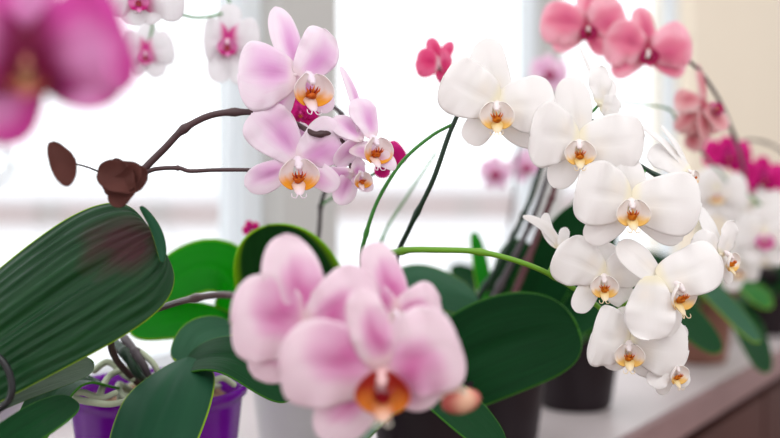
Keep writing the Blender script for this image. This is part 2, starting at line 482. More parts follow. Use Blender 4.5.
# brown cabinet under the sill
cab = thing('cabinet', SD * 1.0 + SN * 0.5, 'dark brown wooden cabinet under the front edge of the pale window sill', 'cabinet')
b = MB(); b.box(SD * -1.25 + SN * 0.485 + Vector((0, 0, 0.0)), SD * 4.05, SN * 0.5, (0, 0, 0.861))
b.build('cabinet_body', WOOD, cab, smooth=False)
for i in range(8):
    b = MB(); b.box(SD * (-1.22 + i * 0.503) + SN * 0.467 + Vector((0, 0, 0.06)), SD * 0.49, SN * 0.018, (0, 0, 0.78))
    b.build('door', WOOD, cab, smooth=False)

# outdoors
b = MB(); b.box(SN * 1.6 - SD * 60 + Vector((0, 0, -0.65)), SD * 160, SN * 120, (0, 0, 0.02)); structure(b.build('ground_outside', SNOW, smooth=False))
for (lab, x0, x1, dd, z1) in (('long low pale pink building beyond the snowy yard, behind the left window pane', -330, 215, 30, .10), ('pale low shed beyond the snowy yard, behind the middle window pane', 300, 640, 34, .25)):
    p0 = on_sill(x0, dd, -.63); wdt = (x1 - x0) / FPX * dd
    hs = thing('building', p0, lab, 'building')
    b = MB(); b.box(p0, (wdt, 0, 0), (0, 5, 0), (0, 0, z1 + .63)); b.build('wall', HOUSE, hs, smooth=False)
    b = MB(); b.box(p0 + Vector((-.2, -.2, z1 + .63)), (wdt + .4, 0, 0), (0, 5.4, 0), (0, 0, .12)); b.build('roof', SNOW, hs, smooth=False)
    for k in range(5):
        b = MB(); b.box(p0 + Vector((wdt * (k + .35) / 5, -.03, .25)), (wdt * .05, 0, 0), (0, .02, 0), (0, 0, .3)); b.build('window', FRAMEG, hs, smooth=False)

# ------------------------------------------------------------------ orchid flowers
WHITE_C = dict(edge=(250, 247, 246), mid=(246, 243, 241), cen=(248, 242, 236), bl=0.3, br=0.4, base=(250, 244, 225))
LILAC = dict(edge=(251, 240, 248), mid=(244, 216, 238), cen=(230, 172, 220), bl=0.40, br=0.58, base=(250, 236, 240))
ROSE = dict(edge=(249, 232, 240), mid=(238, 190, 220), cen=(220, 116, 182), bl=0.34, br=0.50, base=(246, 222, 226))
CORAL = dict(edge=(250, 198, 212), mid=(240, 148, 176), cen=(224, 104, 148), bl=0.45, br=0.6, base=(190, 50, 90))
SALMON = dict(edge=(240, 205, 205), mid=(232, 170, 175), cen=(215, 120, 135), bl=0.5, br=0.6, base=(200, 90, 110))
MAGENTA = dict(edge=(226, 40, 150), mid=(214, 10, 135), cen=(200, 0, 120), bl=0.5, br=0.6, base=(150, 0, 90))
ORCHID = dict(edge=(220, 84, 178), mid=(232, 152, 208), cen=(224, 160, 206), bl=0.62, br=0.40, base=(130, 14, 66), bb=0.42)
HOTPINK = dict(edge=(238, 120, 165), mid=(232, 80, 140), cen=(220, 50, 120), bl=0.4, br=0.6, base=(240, 200, 210))
EYED = dict(edge=(246, 244, 246), mid=(244, 240, 243), cen=(240, 232, 238), bl=0.3, br=0.3, base=(226, 60, 160), bb=0.30)
PALEPINK = dict(edge=(246, 224, 238), mid=(242, 206, 230), cen=(232, 180, 215), bl=0.4, br=0.5, base=(230, 170, 205))

def tinter(p):
    e_ = srgb(*p['edge']); m_ = srgb(*p['mid']); c_ = srgb(*p['cen']); b_ = srgb(*p['base'])
    bb = p.get('bb', 0.16)
    def f(u, v):
        a = abs(v * 2 - 1)
        nz = noise.noise(Vector((u * 3, v * 4, p['bl'] * 9)))
        r = math.sqrt(((u - p['bl']) / p['br']) ** 2 + ((v - 0.62) * 2 / 0.85) ** 2) + 0.22 * nz + 0.06 * noise.noise(Vector((u * 5, v * 26, 2)))
        c = lerp(c_, m_, sm(0.0, 0.65, r)); c = lerp(c, e_, sm(0.5, 1.05, r))
        c = lerp(b_, c, sm(bb * 0.25, bb * 1.25, u))
        return c
    return f

LIPS = {
    'white': dict(side=(250, 244, 240), rim=(247, 204, 112), mid=(248, 222, 150), tip=(250, 235, 205), cal=(226, 128, 20), cal2=(190, 60, 20), colm=(250, 240, 240), tend=(246, 226, 190)),
    'lilac': dict(ry=0.62, side=(250, 240, 240), rim=(246, 170, 50), mid=(246, 216, 200), tip=(250, 232, 240), cal=(226, 110, 30), cal2=(170, 40, 50), colm=(248, 235, 244), tend=(240, 225, 235)),
    'rose': dict(ry=0.75, mw=1.25, side=(186, 52, 44), rim=(220, 128, 48), mid=(224, 140, 80), tip=(242, 200, 178), cal=(170, 10, 30), cal2=(70, 10, 30), colm=(246, 205, 205), tend=(246, 240, 225)),
    'coral': dict(side=(186, 40, 100), rim=(170, 20, 80), mid=(190, 50, 110), tip=(200, 60, 110), cal=(150, 40, 50), cal2=(110, 10, 50), colm=(252, 240, 235), tend=(220, 120, 140)),
    'magenta': dict(side=(190, 0, 110), rim=(150, 0, 80), mid=(160, 0, 90), tip=(180, 0, 110), cal=(220, 120, 60), cal2=(120, 0, 50), colm=(230, 90, 170), tend=(200, 60, 140)),
    'near': dict(side=(132, 24, 66), rim=(176, 90, 70), mid=(196, 130, 90), tip=(206, 110, 130), cal=(220, 176, 120), cal2=(110, 20, 50), colm=(200, 130, 110), tend=(200, 90, 140)),
    'eyed': dict(side=(240, 150, 205), rim=(214, 30, 140), mid=(220, 70, 160), tip=(236, 160, 205), cal=(200, 90, 90), cal2=(170, 10, 70), colm=(248, 225, 235), tend=(120, 60, 70)),
}

def make_lip(mb, O, F, U, s, P, seed=0, tend=True):
    """the lip hangs from O: two side lobes standing up as a round cup, a pointed middle lobe, a knobbly callus"""
    U = (U - F * U.dot(F)).normalized(); R = U.cross(F).normalized()
    if R.x < -0.3: R = -R
    def X(x, y, z): return O + R * (x * s) + U * (y * s) + F * (z * s)
    side, rim, mid, tip = (srgb(*P[k]) for k in ('side', 'rim', 'mid', 'tip'))
    ry = P.get('ry', 0.5); rnd = random.Random(seed)
    for sg in (-1, 1):
        big = 1.0 if sg > 0 else 0.85
        def cs(u, v, sg=sg):
            w = v if sg > 0 else 1 - v
            c = lerp(rim, side, sm(ry * 0.3, ry, u + 0.12 * (noise.noise(Vector((u * 5, v * 5, seed))))))
            return c
        blade(mb, X(0.16 * sg, -1.34, 0.42), X(0.36 * sg, 0.10, 0.50), 0.92 * s * big, (F * 0.86 - R * sg * 0.5).normalized(), e=0.62, k=0.1, base=0.35,
              cup=0.42, arch=-0.16, bend=0.25 * sg, nu=18, nv=12, col=cs, thick=0.0006, rip=0.015, seed=seed + sg)
    def cm(u, v):
        a = abs(2 * v - 1)
        c = lerp(mid, tip, sm(0.35, 0.95, u))
        if a < 0.3 and u < 0.35: c = lerp(c, srgb(*P['cal2']), 0.45)
        return c
    blade(mb, X(0, -0.85, 0.2), X(0.05, -1.58, 1.0), 0.62 * s * P.get('mw', 1), (U * 0.6 + F * 0.8).normalized(), e=0.8, k=-0.15, base=0.5, cup=-0.5, arch=0.08, nu=16, nv=12,
          col=cm, thick=0.0008)
    ca = srgb(*P['cal']); c2 = srgb(*P['cal2'])
    blob(mb, X(0, -0.84, 0.55), R * s * 0.26, U * s * 0.20, F * s * 0.2, ca, 9, 12, 0.7, seed)
    for q in range(5):
        a = -1.1 + q * 0.55
        tube(mb, [X(0.10 * math.sin(a), -0.86, 0.62), X(0.32 * math.sin(a), -0.70 + 0.12 * math.cos(a), 0.78), X(0.40 * math.sin(a) + rnd.uniform(-.05, .05), -0.62 + 0.22 * math.cos(a), 0.80)], 0.075 * s, 0.02 * s, 7, lerp(ca, c2, (q % 2) * 0.8))
    for q in range(3):
        x = 0.12 + 0.10 * q
        tube(mb, [X(x, -0.80, 0.52), X(x + 0.10, -0.50 + 0.03 * q, 0.56)], 0.018 * s, 0.010 * s, 5, srgb(214, 110, 170))
    if tend:
        for sg in (-1, 1):
            tube(mb, smooth_path([X(0.05 * sg, -1.56, 0.95), X(0.16 * sg, -1.72, 1.12), X(0.34 * sg, -1.66, 1.16), X(0.36 * sg, -1.50, 1.05)], 5), 0.035 * s, 0.018 * s, 6, srgb(*P['tend']))

def flower(plant, c, petals, pal, lip, face=(0, 0), ls=17, back=True, label=None, mat_=None, name='flower', lipoff=(0, 0), seed=None, tend=True, stemto=None, pm=None, lipscale=1.0):
    """petals: (kind, tip x, tip y, depth change, width in photo pixels, options)"""
    O = at(*c)
    d = c[2]; px = d / FPX
    seed = seed if seed is not None else int(c[0] * 7 + c[1] * 13)
    F = (CF * -1 + CR * face[0] + CU * face[1]).normalized()
    U = (CU - F * CU.dot(F)).normalized()
    tint = tinter(PALS[pal])
    m = mat_ or (PETAL_WHITE if pal == 'white' else PETAL)
    sep = MB(); pets = []
    for i, q in enumerate(petals):
        kind, tx, ty, dd, w = q[:5]; op = dict(q[5]) if len(q) > 5 else {}
        bx, by, bd = op.pop('b', (c[0], c[1], 0.0))
        off = 0.004 if kind == 'S' else 0.0
        base_p = at(bx, by, d + off + bd)
        tip_p = at(tx, ty, d + dd + off)
        nf = op.pop('n', None)
        N = (CF * -1 + CR * nf[0] + CU * nf[1]).normalized() if nf else F
        if abs((tip_p - base_p).normalized().dot(N)) > 0.9: N = (CF * -1 + CU * 0.3).normalized()
        kw = dict(e=0.80, k=0.32, base=0.12, arch=0.05, cup=-0.14, rip=0.045, groove=0.06) if kind == 'P' else \
             dict(e=0.82, k=0.12, base=0.2, arch=0.04, cup=-0.12, rip=0.015, groove=0.07)
        kw.update(op)
        if kind == 'S':
            blade(sep, base_p, tip_p, w * px, N, col=tint, seed=seed + i, thick=0.0006, **kw)
        else:
            pb = MB(); blade(pb, base_p, tip_p, w * px, N, col=tint, seed=seed + i, thick=0.0006, **kw); pets.append(pb)
    blob(sep, O + F * -0.002, U * 0.0024, F.cross(U) * 0.0024, F * 0.003, tint(0.05, 0.5), 8, 10)
    fl = sep.build(name, m, plant, O)
    if label: fl['label'] = label
    for pb in pets: pb.build('petal', m, fl, O)
    if lip:
        P = LIPS[lip]
        s = ls * px * lipscale
        LO = O + CR * lipoff[0] * px + CU * lipoff[1] * px
        lb = MB(); make_lip(lb, LO + F * 0.001, F, U, s, P, seed, tend)
        lb.build('lip', LIPM, fl, O)
        cb = MB(); cc = srgb(*P['colm']); R = F.cross(U)
        def colc(u, v): return lerp(cc, srgb(*P.get('coltip', P['colm'])), sm(0.4, 0.05, u))
        blob(cb, LO + F * s * 0.25 - U * s * 0.08, R * s * 0.27, (U * 0.9 + F * 0.15) * s * 0.24, (F - U * 0.45) * s * 0.45, colc, 10, 12)
        blob(cb, LO + F * s * 0.66 - U * s * 0.30, R * s * 0.16, U * s * 0.13, F * s * 0.11, cc, 7, 9)
        cb.build('column', LIPM, fl, O)
    return O + F * -0.003

PALS = dict(white=WHITE_C, lilac=LILAC, rose=ROSE, coral=CORAL, salmon=SALMON, magenta=MAGENTA, orchid=ORCHID, hotpink=HOTPINK, eyed=EYED, palepink=PALEPINK)

def leaf(plant, b, t, w, m, n=(0, 0), mid=None, label=None, **kw):
    """b, t: base and tip (x, y, distance); w width in pixels at the tip's distance"""
    B_ = at(*b); T_ = at(*t)
    px = (b[2] + t[2]) / 2 / FPX
    N = (CF * -1 + CR * n[0] + CU * n[1]).normalized()
    o = dict(e=0.72, k=0.12, base=0.35, arch=0.05, cup=0.12, groove=0.10, thick=0.0018, nu=36, nv=22)
    o.update(kw)
    mb = MB()
    blade(mb, B_, T_, w * px, N, mid=[at(*q) for q in mid] if mid else None, **o)
    lo_ = mb.build('leaf', m, plant, B_)
    if label: lo_['label'] = label
    return lo_

def spike(plant, pts, r0, r1, m, flowers=(), pedm=None, label=None, nodes=(0.3, 0.5, 0.7, 0.85), pr=0.0012, name='flower_stem'):
    path = smooth_path([p if isinstance(p, Vector) else at(*p) for p in pts], 10)
    mb = MB(); tube(mb, path, r0, r1, 10, None, nodes)
    o = mb.build(name, m, plant, path[0])
    if label: o['label'] = label
    for f in flowers:
        q = min(path[4:], key=lambda p: (p - f).length + max(0, (p - f).length * 0))
        md = q.lerp(f, 0.5) + (f - q).length * 0.18 * Vector((0, 0.6, -0.4))
        if (q - f).length > 0.003:
            pb = MB(); tube(pb, smooth_path([q, md, f], 6), pr * 1.1, pr, 8)
            pb.build('pedicel', pedm or m, plant, q)
    return o

def pot(plant, c, r, h, m, lip=0.008, taper=0.75, fill=BARK, seed=0, roots=0, label=None, coarse=False):
    rb = r * taper
    pr = [(0.0, 0.0), (rb * 0.92, 0.0), (rb, 0.004)]
    for i in range(1, 8): pr.append((rb + (r - rb) * i / 8, h * i / 8))
    pr += [(r, h - lip * 1.2), (r + 0.003, h - lip), (r + 0.0035, h - 0.001), (r + 0.002, h), (r - 0.001, h - 0.001), (r - 0.003, h - lip)]
    for i in range(4, -1, -1): pr.append(((rb + (r - rb) * i / 5) - 0.003, 0.006 + (h - lip - 0.006) * i / 5))
    pr.append((0.0, 0.006))
    mb = MB(); lathe(mb, c, pr); po = mb.build('pot', m, plant, Vector(c))
    if label: po['label'] = label
    # bark filling: lumpy disc of chips
    rnd = random.Random(seed)
    fb = MB()
    zf = h * 0.86; rf = rb + (r - rb) * 0.86 - 0.004
    vs = []; fs = []
    n = 14; sg = 28
    for i in range(n + 1):
        for s in range(sg):
            a = 2 * math.pi * s / sg; q = rf * i / n
            x, y = q * math.cos(a), q * math.sin(a)
            z = zf + 0.007 * noise.noise(Vector((x * 60, y * 60, seed))) + 0.004 * noise.noise(Vector((x * 150, y * 150, seed + 3)))
            vs.append(Vector(c) + Vector((x, y, z)))
    for i in range(n):
        for s in range(sg):
            s2 = (s + 1) % sg
            fs.append((i * sg + s, (i + 1) * sg + s, (i + 1) * sg + s2, i * sg + s2))
    fb.add(vs, fs)
    for i in range(10 if coarse else 46):
        a = rnd.uniform(0, 6.28); q = rf * math.sqrt(rnd.uniform(0, 0.8)); th = rnd.uniform(0, 3.14)
        p = Vector(c) + Vector((q * math.cos(a), q * math.sin(a), zf + 0.003))
        l = rnd.uniform(0.005, 0.010)
        blob(fb, p, Vector((math.cos(th), math.sin(th), rnd.uniform(-.3, .3))) * l, Vector((-math.sin(th), math.cos(th), 0)) * l * 0.55, Vector((0, 0, l * 0.45)), None, 5, 7, 0.6, i)
    fb.build('bark_mix', fill, plant, Vector(c))
    for i in range(roots):
        a = rnd.uniform(0, 6.28); a2 = a + rnd.uniform(1.0, 2.2)
        p0 = Vector(c) + Vector((0.012 * math.cos(a), 0.012 * math.sin(a), zf + 0.004))
        p1 = Vector(c) + Vector((rf * 0.5 * math.cos(a), rf * 0.5 * math.sin(a), zf + rnd.uniform(0.008, 0.022)))
        p2 = Vector(c) + Vector((rf * 0.88 * math.cos((a + a2) / 2), rf * 0.88 * math.sin((a + a2) / 2), zf + rnd.uniform(0.004, 0.014)))
        p3 = Vector(c) + Vector((rf * 0.8 * math.cos(a2), rf * 0.8 * math.sin(a2), zf - 0.002))
        tb = MB(); tube(tb, smooth_path([p0, p1, p2, p3], 8), 0.0028, 0.0022, 8); tb.build('aerial_root', ROOT, plant, p0)

def crown_base(c, h): return Vector(c) + Vector((0, 0, h * 0.88))

# ================================================================== white orchid (in focus, right of centre)
P1 = on_sill(430, 1.02)
wp = thing('potted_orchid', P1, 'white orchid with two arching sprays of large white yellow-throated flowers in a dark pot', 'orchid')
pot(wp, P1, 0.058, 0.12, DARKPOT, seed=1, roots=3)
B1 = crown_base(P1, 0.12)
f1 = flower(wp, (497, 104, .842), [
    ('S', 487, 38, .004, 41, dict(k=.05, bend=-.05)), ('S', 468, 143, .004, 31, dict(k=.25, b=(493, 108, 0))), ('S', 552, 139, .012, 44, dict(b=(502, 112, 0))),
    ('P', 444, 76, -.004, 62, dict(n=(-.25, .1), bend=-.02)), ('P', 555, 99, -.002, 58, dict(n=(.2, .1), bend=.06))], 'white', 'white', (-.12, -.12), 17.5, lipoff=(0, 0))
f2 = flower(wp, (579, 142, .838), [
    ('S', 569, 77, .006, 35, {}), ('S', 555, 188, .006, 30, dict(b=(575, 146, 0))), ('S', 612, 186, .012, 30, {}),
    ('P', 530, 136, -.004, 64, dict(n=(-.25, 0), bend=.08)), ('P', 644, 137, -.002, 60, dict(n=(.25, 0), bend=.06))], 'white', 'white', (-.1, -.15), 15.5, lipoff=(0, 0))
f3 = flower(wp, (631, 201, .83), [
    ('S', 621, 153, .006, 37, {}), ('S', 587, 242, .006, 33, dict(b=(626, 206, 0))), ('S', 682, 240, .010, 34, dict(b=(636, 206, 0))),
    ('P', 575, 193, -.004, 66, dict(n=(-.25, 0), bend=.05)), ('P', 701, 203, -.003, 66, dict(n=(.25, 0), bend=.03))], 'white', 'white', (-.05, -.12), 17, lipoff=(0, 0))
f4 = flower(wp, (604, 276, .85), [
    ('S', 601, 242, .004, 33, {}), ('S', 577, 312, .0, 24, dict(b=(596, 276, 0))), ('S', 630, 305, .01, 26, {}),
    ('P', 554, 255, -.004, 50, dict(n=(-.4, 0), bend=.05)), ('P', 645, 262, .004, 42, {})], 'white', 'white', (-.15, -.15), 14, lipoff=(0, 0))
f5 = flower(wp, (658, 279, .832), [
    ('S', 619, 242, .006, 30, {}), ('S', 672, 336, .004, 34, dict(b=(662, 284, 0), bend=-.1)), 
    ('P', 649, 340, -.006, 48, dict(n=(-.3, .1), b=(652, 276, 0))), ('P', 720, 256, -.002, 54, dict(n=(.1, .3), bend=.07))], 'white', 'white', (.75, -.30), 18, lipoff=(17, -3))
f6 = flower(wp, (629, 343, .845), [
    ('S', 628, 306, .006, 34, {}), ('S', 604, 366, .005, 28, {}), ('S', 662, 375, .004, 34, {}),
    ('P', 592, 334, -.002, 66, dict(n=(-.3, 0), e=.65)), ('P', 688, 350, .002, 58, dict(n=(.2, 0)))], 'white', 'white', (-.2, -.2), 15, lipoff=(0, 0))
f7 = flower(wp, (667, 367, .85), [
    ('S', 685, 326, .006, 26, {}), ('S', 663, 395, .002, 24, {}), ('S', 689, 384, .0, 18, {}),
    ('P', 652, 386, -.004, 22, dict(n=(-.3, .2)))], 'white', 'white', (.6, -.3), 12, lipoff=(7, 2))
f8 = flower(wp, (721, 255, .85), [
    ('S', 700, 207, .006, 28, {}), ('S', 702, 284, .006, 30, dict(b=(716, 250, 0))), ('S', 731, 283, .004, 20, {}),
    ('P', 734, 222, .004, 24, dict(n=(.8, .2))), ('P', 692, 240, -.004, 34, dict(n=(-.3, .2)))], 'white', 'white', (1.1, -.25), 12, lipoff=(5, 2))
f9 = flower(wp, (600, 104, .872), [
    ('S', 580, 47, .0, 8, dict(n=(1.5, 0))), ('S', 612, 80, .01, 20, {}), 
    ('P', 600, 66, .004, 27, dict(n=(.5, 0))), ('P', 620, 108, .012, 26, {})], 'white', None, label='white flower turned away behind the others')
f10 = flower(wp, (689, 173, .868), [
    ('S', 642, 126, .002, 13, dict(n=(.9, .8), bend=.08)), ('S', 661, 125, .006, 11, dict(n=(1.2, .3), bend=.08)), ('S', 700, 196, .0, 12, {}),
    ('P', 650, 148, .010, 32, dict(n=(.3, .3))), ('P', 684, 205, .012, 30, {})], 'white', 'white', (1.4, -.3), 9, lipoff=(0, 2))
# half-open bud
f11 = flower(wp, (560, 248, .862), [
    ('S', 523, 216, .0, 10, dict(bend=.12)), ('S', 545, 213, .006, 13, dict(bend=-.12)), ('P', 566, 228, .008, 12, {})], 'white', None, name='opening_bud', label='small half-open white bud')
spike(wp, [B1, (398, 310, .98), (396, 262, .94), (411, 225, .90), (433, 180, .875), (453, 125, .868), (472, 98, .872), (520, 92, .876), (580, 112, .872), (640, 165, .868), (690, 195, .868), (716, 240, .868)],
      .0023, .0015, STEM_DGREEN, [f1, f2, f3, f8, f9, f10], STEM_MID, label='dark green flower stem')
spike(wp, [B1, (372, 305, .96), (378, 262, .92), (402, 251, .88), (440, 250, .862), (480, 252, .86), (520, 262, .86), (555, 277, .866), (590, 300, .87), (625, 330, .872), (655, 350, .872)],
      .0028, .0018, STEM_GREEN, [f4, f5, f6, f7, f11], STEM_GREEN, label='bright green arching flower stem')
spike(wp, [B1 + Vector((-.01, 0, 0)), (368, 310, .95), (362, 262, .90), (365, 238, .88), (378, 200, .872), (402, 162, .868), (430, 137, .868), (453, 124, .868)], .0020, .0013, STEM_MID, label='thin green stem', nodes=(.45,))
spike(wp, [B1 + Vector((.01, 0, 0)), (372, 300, 1.06), (382, 240, 1.06), (408, 195, 1.06), (438, 150, 1.06)], .0017, .001, STEM_MID, nodes=(.5,))
leaf(wp, (438, 388, 1.0), (576, 327, .98), 98, LEAF, (0, .5), bend=-.10, groove=.08, curl=.03, rimw=None) if False else leaf(wp, (430, 385, 1.0), (577, 328, .97), 96, LEAF, (.1, .35), bend=-.06, label='large dark green rounded leaf')
leaf(wp, (400, 330, 1.05), (478, 300, 1.08), 52, LEAF_GREY, (0, .8), mid=[(415, 285, 1.06)], fold=-.25, cup=0)
leaf(wp, (415, 385, .99), (400, 340, .84), 44, LEAF, (.3, 1.2), mid=[(395, 345, .93)])
leaf(wp, (420, 392, .98), (500, 450, .86), 46, LEAF, (0, 1.2), mid=[(440, 398, .93)])

leaf(wp, (425, 392, .99), (335, 452, .90), 40, LEAF_PALE, (0, 1.2), mid=[(385, 405, .95)], rip=.02, label='pale mottled grey-green leaf')
# ================================================================== pink orchid in the purple pot (foreground flowers)
P2 = on_sill(155, .95)
pk = thing('potted_orchid', P2, 'pink orchid with large blurred foreground flowers growing from a glossy purple pot', 'orchid')
pot(pk, P2, 0.076, 0.122, PURPLE, taper=.82, seed=5, roots=9, label='glossy purple plastic pot')
B2 = crown_base(P2, .122)
g1 = flower(pk, (309, 326, .665), [
    ('P', 282, 235, .0, 58, dict(e=.85, k=0, b=(304, 326, 0))), ('S', 255, 378, .012, 52, {}), ('S', 345, 378, .014, 44, {}),
    ('P', 231, 322, -.002, 92, dict(bend=.06, e=.66)), ('P', 369, 276, .002, 58, {})], 'rose', 'lilac', (.15, -.1), 15, lipoff=(0, 0))
g3 = flower(pk, (396, 312, .675), [
    ('S', 371, 243, .002, 42, {}), ('P', 440, 300, .0, 46, {}), ('P', 352, 300, .008, 50, {}), ('S', 425, 350, .008, 36, {})], 'rose', 'lilac', (.2, -.1), 13)
g2 = flower(pk, (382, 371, .635), [
    ('P', 359, 289, -.008, 43, dict(e=.85, k=.1, b=(380, 366, -.004))), ('S', 322, 440, .008, 56, dict(b=(376, 376, 0))), ('S', 440, 398, .008, 50, {}),
    ('P', 280, 372, -.002, 92, dict(bend=.08, e=.66)), ('P', 460, 343, -.002, 96, dict(bend=-.03, e=.66))], 'rose', 'rose', (0, -.15), 27, lipoff=(0, 0))
bb = MB()
def budc(u, v): return lerp(srgb(190, 92, 84), srgb(236, 190, 160), sm(.25, 0, u) + sm(.62, .8, v) * sm(.95, .8, v))
blob(bb, at(461, 401, .655), (CR * .0122 + CU * .0015), CF * .0085, (CU * .0078), budc, 14, 18)
bud = bb.build('flower_bud', BUDM, pk, at(461, 403, .655)); bud['label'] = 'salmon pink closed bud'
bb = MB()
blade(bb, at(446, 394, .655), at(463, 371, .652), .008, CF * -1, col=lambda u, v: srgb(240, 232, 205), bend=-.35, cup=.3)
blade(bb, at(440, 396, .655), at(466, 392, .648), .010, CF * -1, col=lambda u, v: srgb(240, 225, 205), cup=.3)
bb.build('bract', BUDM, pk, at(446, 394, .655))
spike(pk, [B2, (118, 362, .90), (112, 335, .86), (130, 320, .86), (160, 308, .835), (196, 298, .78), (235, 296, .72), (285, 315, .69), (340, 345, .685), (395, 365, .685), (448, 399, .66)],
      .0030, .0020, STEM_DARK, [g1, g2, g3], STEM_DARK, label='dark brown arching flower stem')
spike(pk, [B2 + Vector((.005, 0, 0)), (116, 345, .93), (124, 352, .90), (136, 372, .90), (146, 382, .92)], .004, .003, STEM_DGREEN, name='old_stem', nodes=(.5,))
spike(pk, [B2 + Vector((.002, .004, 0)), (125, 340, .94), (135, 352, .92), (144, 366, .92), (150, 380, .93)], .004, .003, STEM_GREY, name='old_stem', nodes=(.5,))
leaf(pk, (188, 357, .90), (126, 505, .80), 96, LEAF_SMOOTH, (-.25, .5), mid=[(164, 405, .85)], base=.02, e=.85, k=.1, fold=-.25, cup=0, label='broad grey-green leaf hanging over the pot front')
leaf(pk, (184, 363, .91), (292, 398, .84), 46, LEAF, (.1, .9), mid=[(235, 362, .87)], fold=.15, cup=0)
leaf(pk, (182, 362, .92), (233, 326, .96), 36, LEAF_GREY, (0, 1.0), mid=[(200, 336, .94)])
leaf(pk, (110, 385, .92), (20, 460, .80), 44, LEAF, (-.2, .8), mid=[(62, 392, .86)])

# ================================================================== lilac orchid with the big ribbed leaf (left)
for q in ([(72, 398, .875), (90, 402, .87), (112, 404, .875), (135, 398, .89)], [(92, 372, .93), (108, 362, .93), (124, 375, .93), (134, 380, .92)],
          [(98, 400, .885), (104, 384, .90), (112, 374, .92), (130, 368, .92)], [(205, 386, .91), (222, 378, .92), (236, 386, .92)], [(125, 345, .93), (140, 352, .925), (152, 362, .92), (160, 375, .92)],
          [(50, 397, .88), (80, 392, .885), (100, 398, .885), (118, 392, .89)]):
    rb_ = MB(); tube(rb_, smooth_path([at(*p) for p in q], 8), .0030, .0024, 8); rb_.build('aerial_root', ROOT, pk, at(*q[0]))
P3 = Vector((-.365, .80, .9))
lk = thing('potted_orchid', P3, 'pale lilac orchid with one huge ribbed dark leaf filling the left side', 'orchid')
pot(lk, P3, 0.058, 0.12, DARKPOT, seed=8, roots=2)
B3 = crown_base(P3, .12)
h1 = flower(lk, (296, 75, .842), [
    ('S', 276, 7, .004, 29, dict(e=.9)), ('S', 258, 132, .004, 34, dict(b=(290, 82, 0))), ('S', 332, 110, .012, 26, {}),
    ('P', 238, 74, -.004, 68, dict(bend=-.03, n=(-.3, 0))), ('P', 324, 29, .000, 44, dict(n=(.3, 0), b=(299, 76, 0), bend=.12))], 'lilac', 'lilac', (.5, -.25), 21, lipoff=(12, 0))
h2 = flower(lk, (298, 160, .845), [
    ('S', 300, 122, .006, 26, {}), ('S', 246, 187, .004, 30, dict(b=(290, 166, 0))), ('S', 338, 188, .0, 26, {}),
    ('P', 252, 113, -.002, 50, dict(bend=.04)), ('P', 342, 128, .0, 48, dict(bend=.05))], 'lilac', 'lilac', (.15, -.2), 20, lipoff=(0, 0))
h3 = flower(lk, (362, 140, .84), [
    ('S', 341, 66, .002, 15, dict(n=(1.2, 0), bend=.05)), ('S', 396, 168, -.004, 19, dict(bend=-.1, b=(350, 148, 0))), ('S', 336, 166, .006, 24, {}),
    ('P', 358, 98, .004, 30, dict(b=(373, 138, 0))), ('P', 333, 118, .008, 22, {})], 'lilac', 'lilac', (.7, -.25), 17, lipoff=(10, 2))
h4 = flower(lk, (352, 172, .85), [
    ('S', 340, 205, .002, 26, {}), ('S', 372, 190, .0, 16, {}), ('P', 330, 180, .004, 24, {}), ('P', 365, 165, .004, 22, {})], 'lilac', 'lilac', (.6, -.35), 10, lipoff=(8, 0))
spike(lk, [B3, (20, 360, .80), (80, 290, .84), (115, 215, .848), (130, 185, .85), (145, 168, .85), (165, 148, .85), (184, 129, .85), (212, 115, .85), (245, 112, .852), (275, 115, .856), (298, 125, .85), (315, 134, .84), (333, 134, .846), (350, 150, .85)],
      .0034, .0020, STEM_DARK, [h1, h3, h4], STEM_DARK, label='dark brown flower stem', nodes=(.50, .62, .88))
spike(lk, [(142, 174, .85), (156, 169, .848), (178, 168, .846), (190, 171, .846), (215, 170, .848), (250, 170, .852), (285, 172, .852)], .0018, .0015, STEM_DARK, [h2], STEM_DARK, nodes=(.33,), name='side_stem')
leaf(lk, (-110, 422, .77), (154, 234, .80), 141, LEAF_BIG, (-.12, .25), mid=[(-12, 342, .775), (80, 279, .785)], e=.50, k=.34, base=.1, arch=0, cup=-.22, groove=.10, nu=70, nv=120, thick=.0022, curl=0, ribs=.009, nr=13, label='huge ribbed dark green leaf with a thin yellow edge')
fb_ = MB(); blade(fb_, at(141, 206, .786), at(163, 262, .782), .0080, (CF * -1 + CR * .5).normalized(), e=.8, bend=-.10, cup=-.5, thick=.001)
fb_.build('leaf_fold', LEAF_SMOOTH, lk, at(141, 206, .786))
leaf(lk, (-60, 425, .80), (93, 364, .835), 36, LEAF_PALE, (0, -.3), bend=-.08, label='pale underside of a lower leaf')
leaf(lk, (-30, 470, .72), (75, 400, .80), 40, LEAF, (0, .5))
for (c0, w1, parts_) in (((63, 163, .74), 0, [((51, 142), (68, 186), 24, -.06)]),
                     ((124, 182, .765), 1, [((98, 172), (147, 180), 34, .05), ((112, 160), (124, 206), 32, -.10), ((104, 190), (140, 168), 22, .10)])):
    wb_ = MB()
    for i, (p_, q_, ww, bn) in enumerate(parts_):
        blade(wb_, at(*p_, c0[2] + .004 * i), at(*q_, c0[2] - .003 * i), ww * c0[2] / FPX, (CF * -1 + CR * .4 * math.sin(i * 3 + 1) + CU * .2).normalized(), rip=.08, cup=.4, bend=bn, e=(.7 if w1 else 1.05), base=.05, nu=18, nv=14, seed=i + int(c0[0]))
    wf = wb_.build('withered_flower', WITHER, lk, at(*c0)); wf['label'] = 'dry brown shrivelled flower, ' + ('larger and nearer the stem' if w1 else 'smaller, hanging at the far end')
mbp = MB(); tube(mbp, smooth_path([at(122, 182, .776), at(134, 182, .82), at(141, 174, .85)], 5), .0009, .0012, 7); mbp.build('pedicel', STEM_DARK, lk)
mbp = MB(); tube(mbp, smooth_path([at(64, 162, .762), at(90, 168, .80), at(130, 186, .85)], 6), .0006, .0009, 7); mbp.build('pedicel', STEM_GREY, lk)

